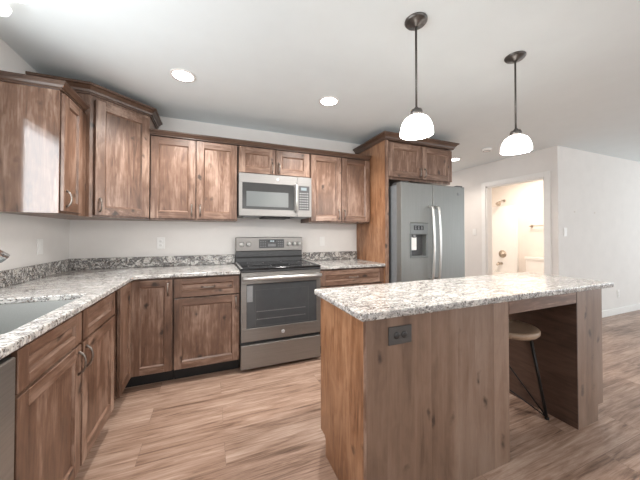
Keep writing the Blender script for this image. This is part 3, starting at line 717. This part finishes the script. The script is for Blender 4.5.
for k in range(2):
    MB().tube([leg_pt(k, .012), leg_pt(k + 1, .50)], .005, RUBBER, 8).build('brace', t)
    MB().tube([leg_pt(k, .014), leg_pt(k + 1, .24)], .0045, RUBBER, 8).build('brace', t)
# ------------------------------------------------------------------ lamps
def lamp_light(name, loc, power, color, r=.05, kind='POINT'):
    d = bpy.data.lights.new(name, kind); d.energy = power; d.color = color; d.shadow_soft_size = r
    if kind == 'SPOT': d.spot_size = math.radians(140); d.spot_blend = .6
    o = bpy.data.objects.new(name, d); COL.objects.link(o); o.location = loc
def pendant(x, y, label):
    t = thing('pendant_lamp', label, 'pendant lamp', (x, y, 1.80), 0, 'pendants over the island')
    b = MB(); b.lathe([(0, 0), (.062, 0), (.062, -.006), (.054, -.016), (.02, -.024), (.010, -.034), (0, -.034)], (x, y, H - .0005), BRONZE); b.build('canopy', t)
    MB().tube([(x, y, H - .030), (x, y, 1.945)], .0058, BRONZE, 10).build('rod', t)
    MB().lathe([(0, .045), (.010, .045), (.014, .036), (.030, .030), (.034, .018), (.034, -.004), (0, -.004)], (x, y, 1.905), BRONZE, 28).build('socket_cap', t)
    pr_ = [(r_ * .915, h_) for r_, h_ in [(.032, .104), (.048, .100), (.070, .085), (.086, .060), (.095, .028), (.097, 0), (.094, 0), (.092, .028), (.083, .057), (.067, .081), (.046, .096), (.030, .100)]]
    MB().lathe(pr_, (x, y, 1.797), SHADE, 40).build('shade', t)
    lamp_light('pendant_bulb_light', (x, y, 1.80), 14, (1, .93, .86), .06)
pendant(2.262, -1.961, 'white glass dome pendant over the left half of the island')
pendant(3.100, -1.965, 'white glass dome pendant over the right half of the island')
def downlight(x, y, label, p=44, col=(1, .97, .93), r=.072):
    t = thing('recessed_light', label, 'ceiling light', (x, y, H - .004), 0, 'recessed ceiling lights')
    MB().lathe([(r, -.0005), (r + .018, -.0005), (r + .018, -.004), (r, -.006), (r, -.0005)], (x, y, H), TRIM, 40).build('trim_ring', t)
    MB().lathe([(0, -.0008), (r - .001, -.0008), (r - .001, -.0035), (0, -.0035)], (x, y, H), DIFF, 40).build('lens', t)
    lamp_light('downlight_light', (x, y, H - .03), p, col, .06, 'SPOT')
downlight(.998, -.883, 'round recessed ceiling light in front of the diagonal corner cabinet')
downlight(2.181, -.934, 'round recessed ceiling light in front of the microwave and range')
downlight(4.83, .07, 'recessed hall ceiling light half hidden behind the refrigerator cabinet', 20, (1, .88, .77))
t = thing('smoke_detector', 'small white smoke detector on the ceiling before the bathroom wall', 'smoke detector', (4.80, -.50, H - .034))
MB().lathe([(0, 0), (.062, 0), (.062, -.012), (.055, -.028), (.035, -.034), (0, -.034)], (4.80, -.50, H - .0005), WHITEP, 32).build('body', t)
MB().lathe([(.04, -.0322), (.046, -.0305), (.046, -.0335), (.04, -.0350), (.04, -.0322)], (4.80, -.50, H - .0005), GREYP, 32).build('vent_ring', t)
t = thing('ceiling_lamp', 'white glass ceiling lamp over the sink, cut off by the top left corner', 'ceiling lamp', (.22, -1.42, 2.2))
MB().lathe([(0, 0), (.06, 0), (.06, -.015), (.03, -.03), (0, -.03)], (.22, -1.42, H - .0005), BRONZE).build('canopy', t)
for x, y in ((0.334, -1.460), (0.189, -1.316)):
    MB().lathe([(0, 0), (.03, .002), (.055, .014), (.062, .036), (.045, .058), (.02, .070), (0, .070)], (x, y, 2.352), SHADEL, 28).build('shade', t)
    MB().tube([(.22, -1.42, H - .025), (x, y, 2.42)], .006, BRONZE, 8).build('arm', t)
# ------------------------------------------------------------------ bathroom things
t = thing('bathtub', 'white bathtub seen through the doorway at the end of the bathroom', 'bathtub', (6.43, .98, 0))
b = MB(); b.prism(rrect(5.68, 7.19, .60, 1.39, .02), 0, .40, ACRYL, [rrect(5.78, 7.08, .68, 1.32, .12)]); b.build('tub_shell', t, bevel=.008)
MB().box(5.79, 7.07, .69, 1.31, .05, .07, ACRYL, 0).build('tub_floor', t)
t = thing('tub_surround', 'glossy white shower surround panels above the bathtub', 'shower surround', (6.43, 1.0, .41))
b = MB(); b.box(7.175, 7.199, .585, 1.398, .401, 1.85, ACRYL, .004); b.box(5.68, 7.175, 1.375, 1.398, .401, 1.85, ACRYL, .004); b.box(7.150, 7.1745, .585, .61, .401, 1.85, ACRYL, .004); b.build('panels', t)
t = thing('shower_sprayer', 'brushed nickel shower head high above the white surround', 'shower head', (7.1, .88, 1.9))
MB().tube([(7.199, .87, 1.97), (7.12, .87, 1.985), (7.06, .87, 1.955)], .009, NICKEL, 10).build('arm', t)
MB().tube([(7.065, .87, 1.96), (7.045, .87, 1.94), (7.00, .87, 1.895), (6.99, .87, 1.885)], [.012, .02, .05, .05], NICKEL, 20).build('spray_face', t)
MB().lathe([(0, 0), (-.03, -.0) if False else (.03, 0), (.03, -.006), (0, -.008)], (7.199, .87, 1.97), NICKEL, 20, 'x').build('flange', t)
t = thing('shower_valve', 'round nickel shower valve with lever on the surround', 'faucet', (7.15, .90, .79))
MB().lathe([(0, 0), (.085, 0), (.08, -.008), (.03, -.012), (.025, -.05), (0, -.052)], (7.1745, .905, .80), NICKEL, 32, 'x').build('escutcheon', t)
MB().tube([(7.13, .905, .80), (7.115, .88, .775), (7.11, .865, .75)], [.012, .01, .008], NICKEL, 10).build('lever', t)
t = thing('tub_spout', 'nickel tub spout low on the surround below the shower valve', 'faucet', (7.1, .93, .55))
MB().tube([(7.1745, .93, .59), (7.08, .93, .588), (7.03, .93, .565)], [.03, .028, .022], NICKEL, 16).build('spout', t)
MB().lathe([(0, 0), (.008, 0), (.008, .022), (0, .024)], (7.07, .93, .612), NICKEL, 12).build('diverter_knob', t)
t = thing('towel_bar', 'thin nickel towel bar on the bathroom wall above the toilet tank', 'towel bar', (7.14, .1, 1.40))
MB().tube([(7.135, .335, 1.40), (7.135, -.30, 1.40)], .008, NICKEL, 10).build('bar', t)
for y in (.325, -.29):
    MB().lathe([(0, 0), (.028, 0), (.028, -.008), (.012, -.014), (.012, -.075), (0, -.078)], (7.1995, y, 1.40), NICKEL, 20, 'x').build('post', t)
t = thing('toilet', 'white toilet whose tank shows through the doorway above the island counter', 'toilet', (6.9, .13, 0))
b = MB(); b.prism(rrect(6.985, 7.185, -.10, .33, .03), .38, .745, PORC); tk = b.build('tank', t, bevel=.006)
b = MB(); b.prism(rrect(6.972, 7.192, -.115, .345, .03), .7455, .785, PORC); b.build('tank_lid', t, bevel=.008)
b = MB(); b.lathe([(0, 0), (.13, 0), (.12, .05), (.10, .2), (.15, .33), (.20, .38), (.20, .40), (0, .40)], (6.72, .115, 0), PORC, 32); b.prism(rrect(6.75, 7.10, .0, .23, .03), .12, .379, PORC); b.build('bowl', t)
b = MB(); b.lathe([(0, 0), (.205, 0), (.205, .025), (0, .03)], (6.72, .115, .4005), PORC, 32); b.build('seat_lid', t)
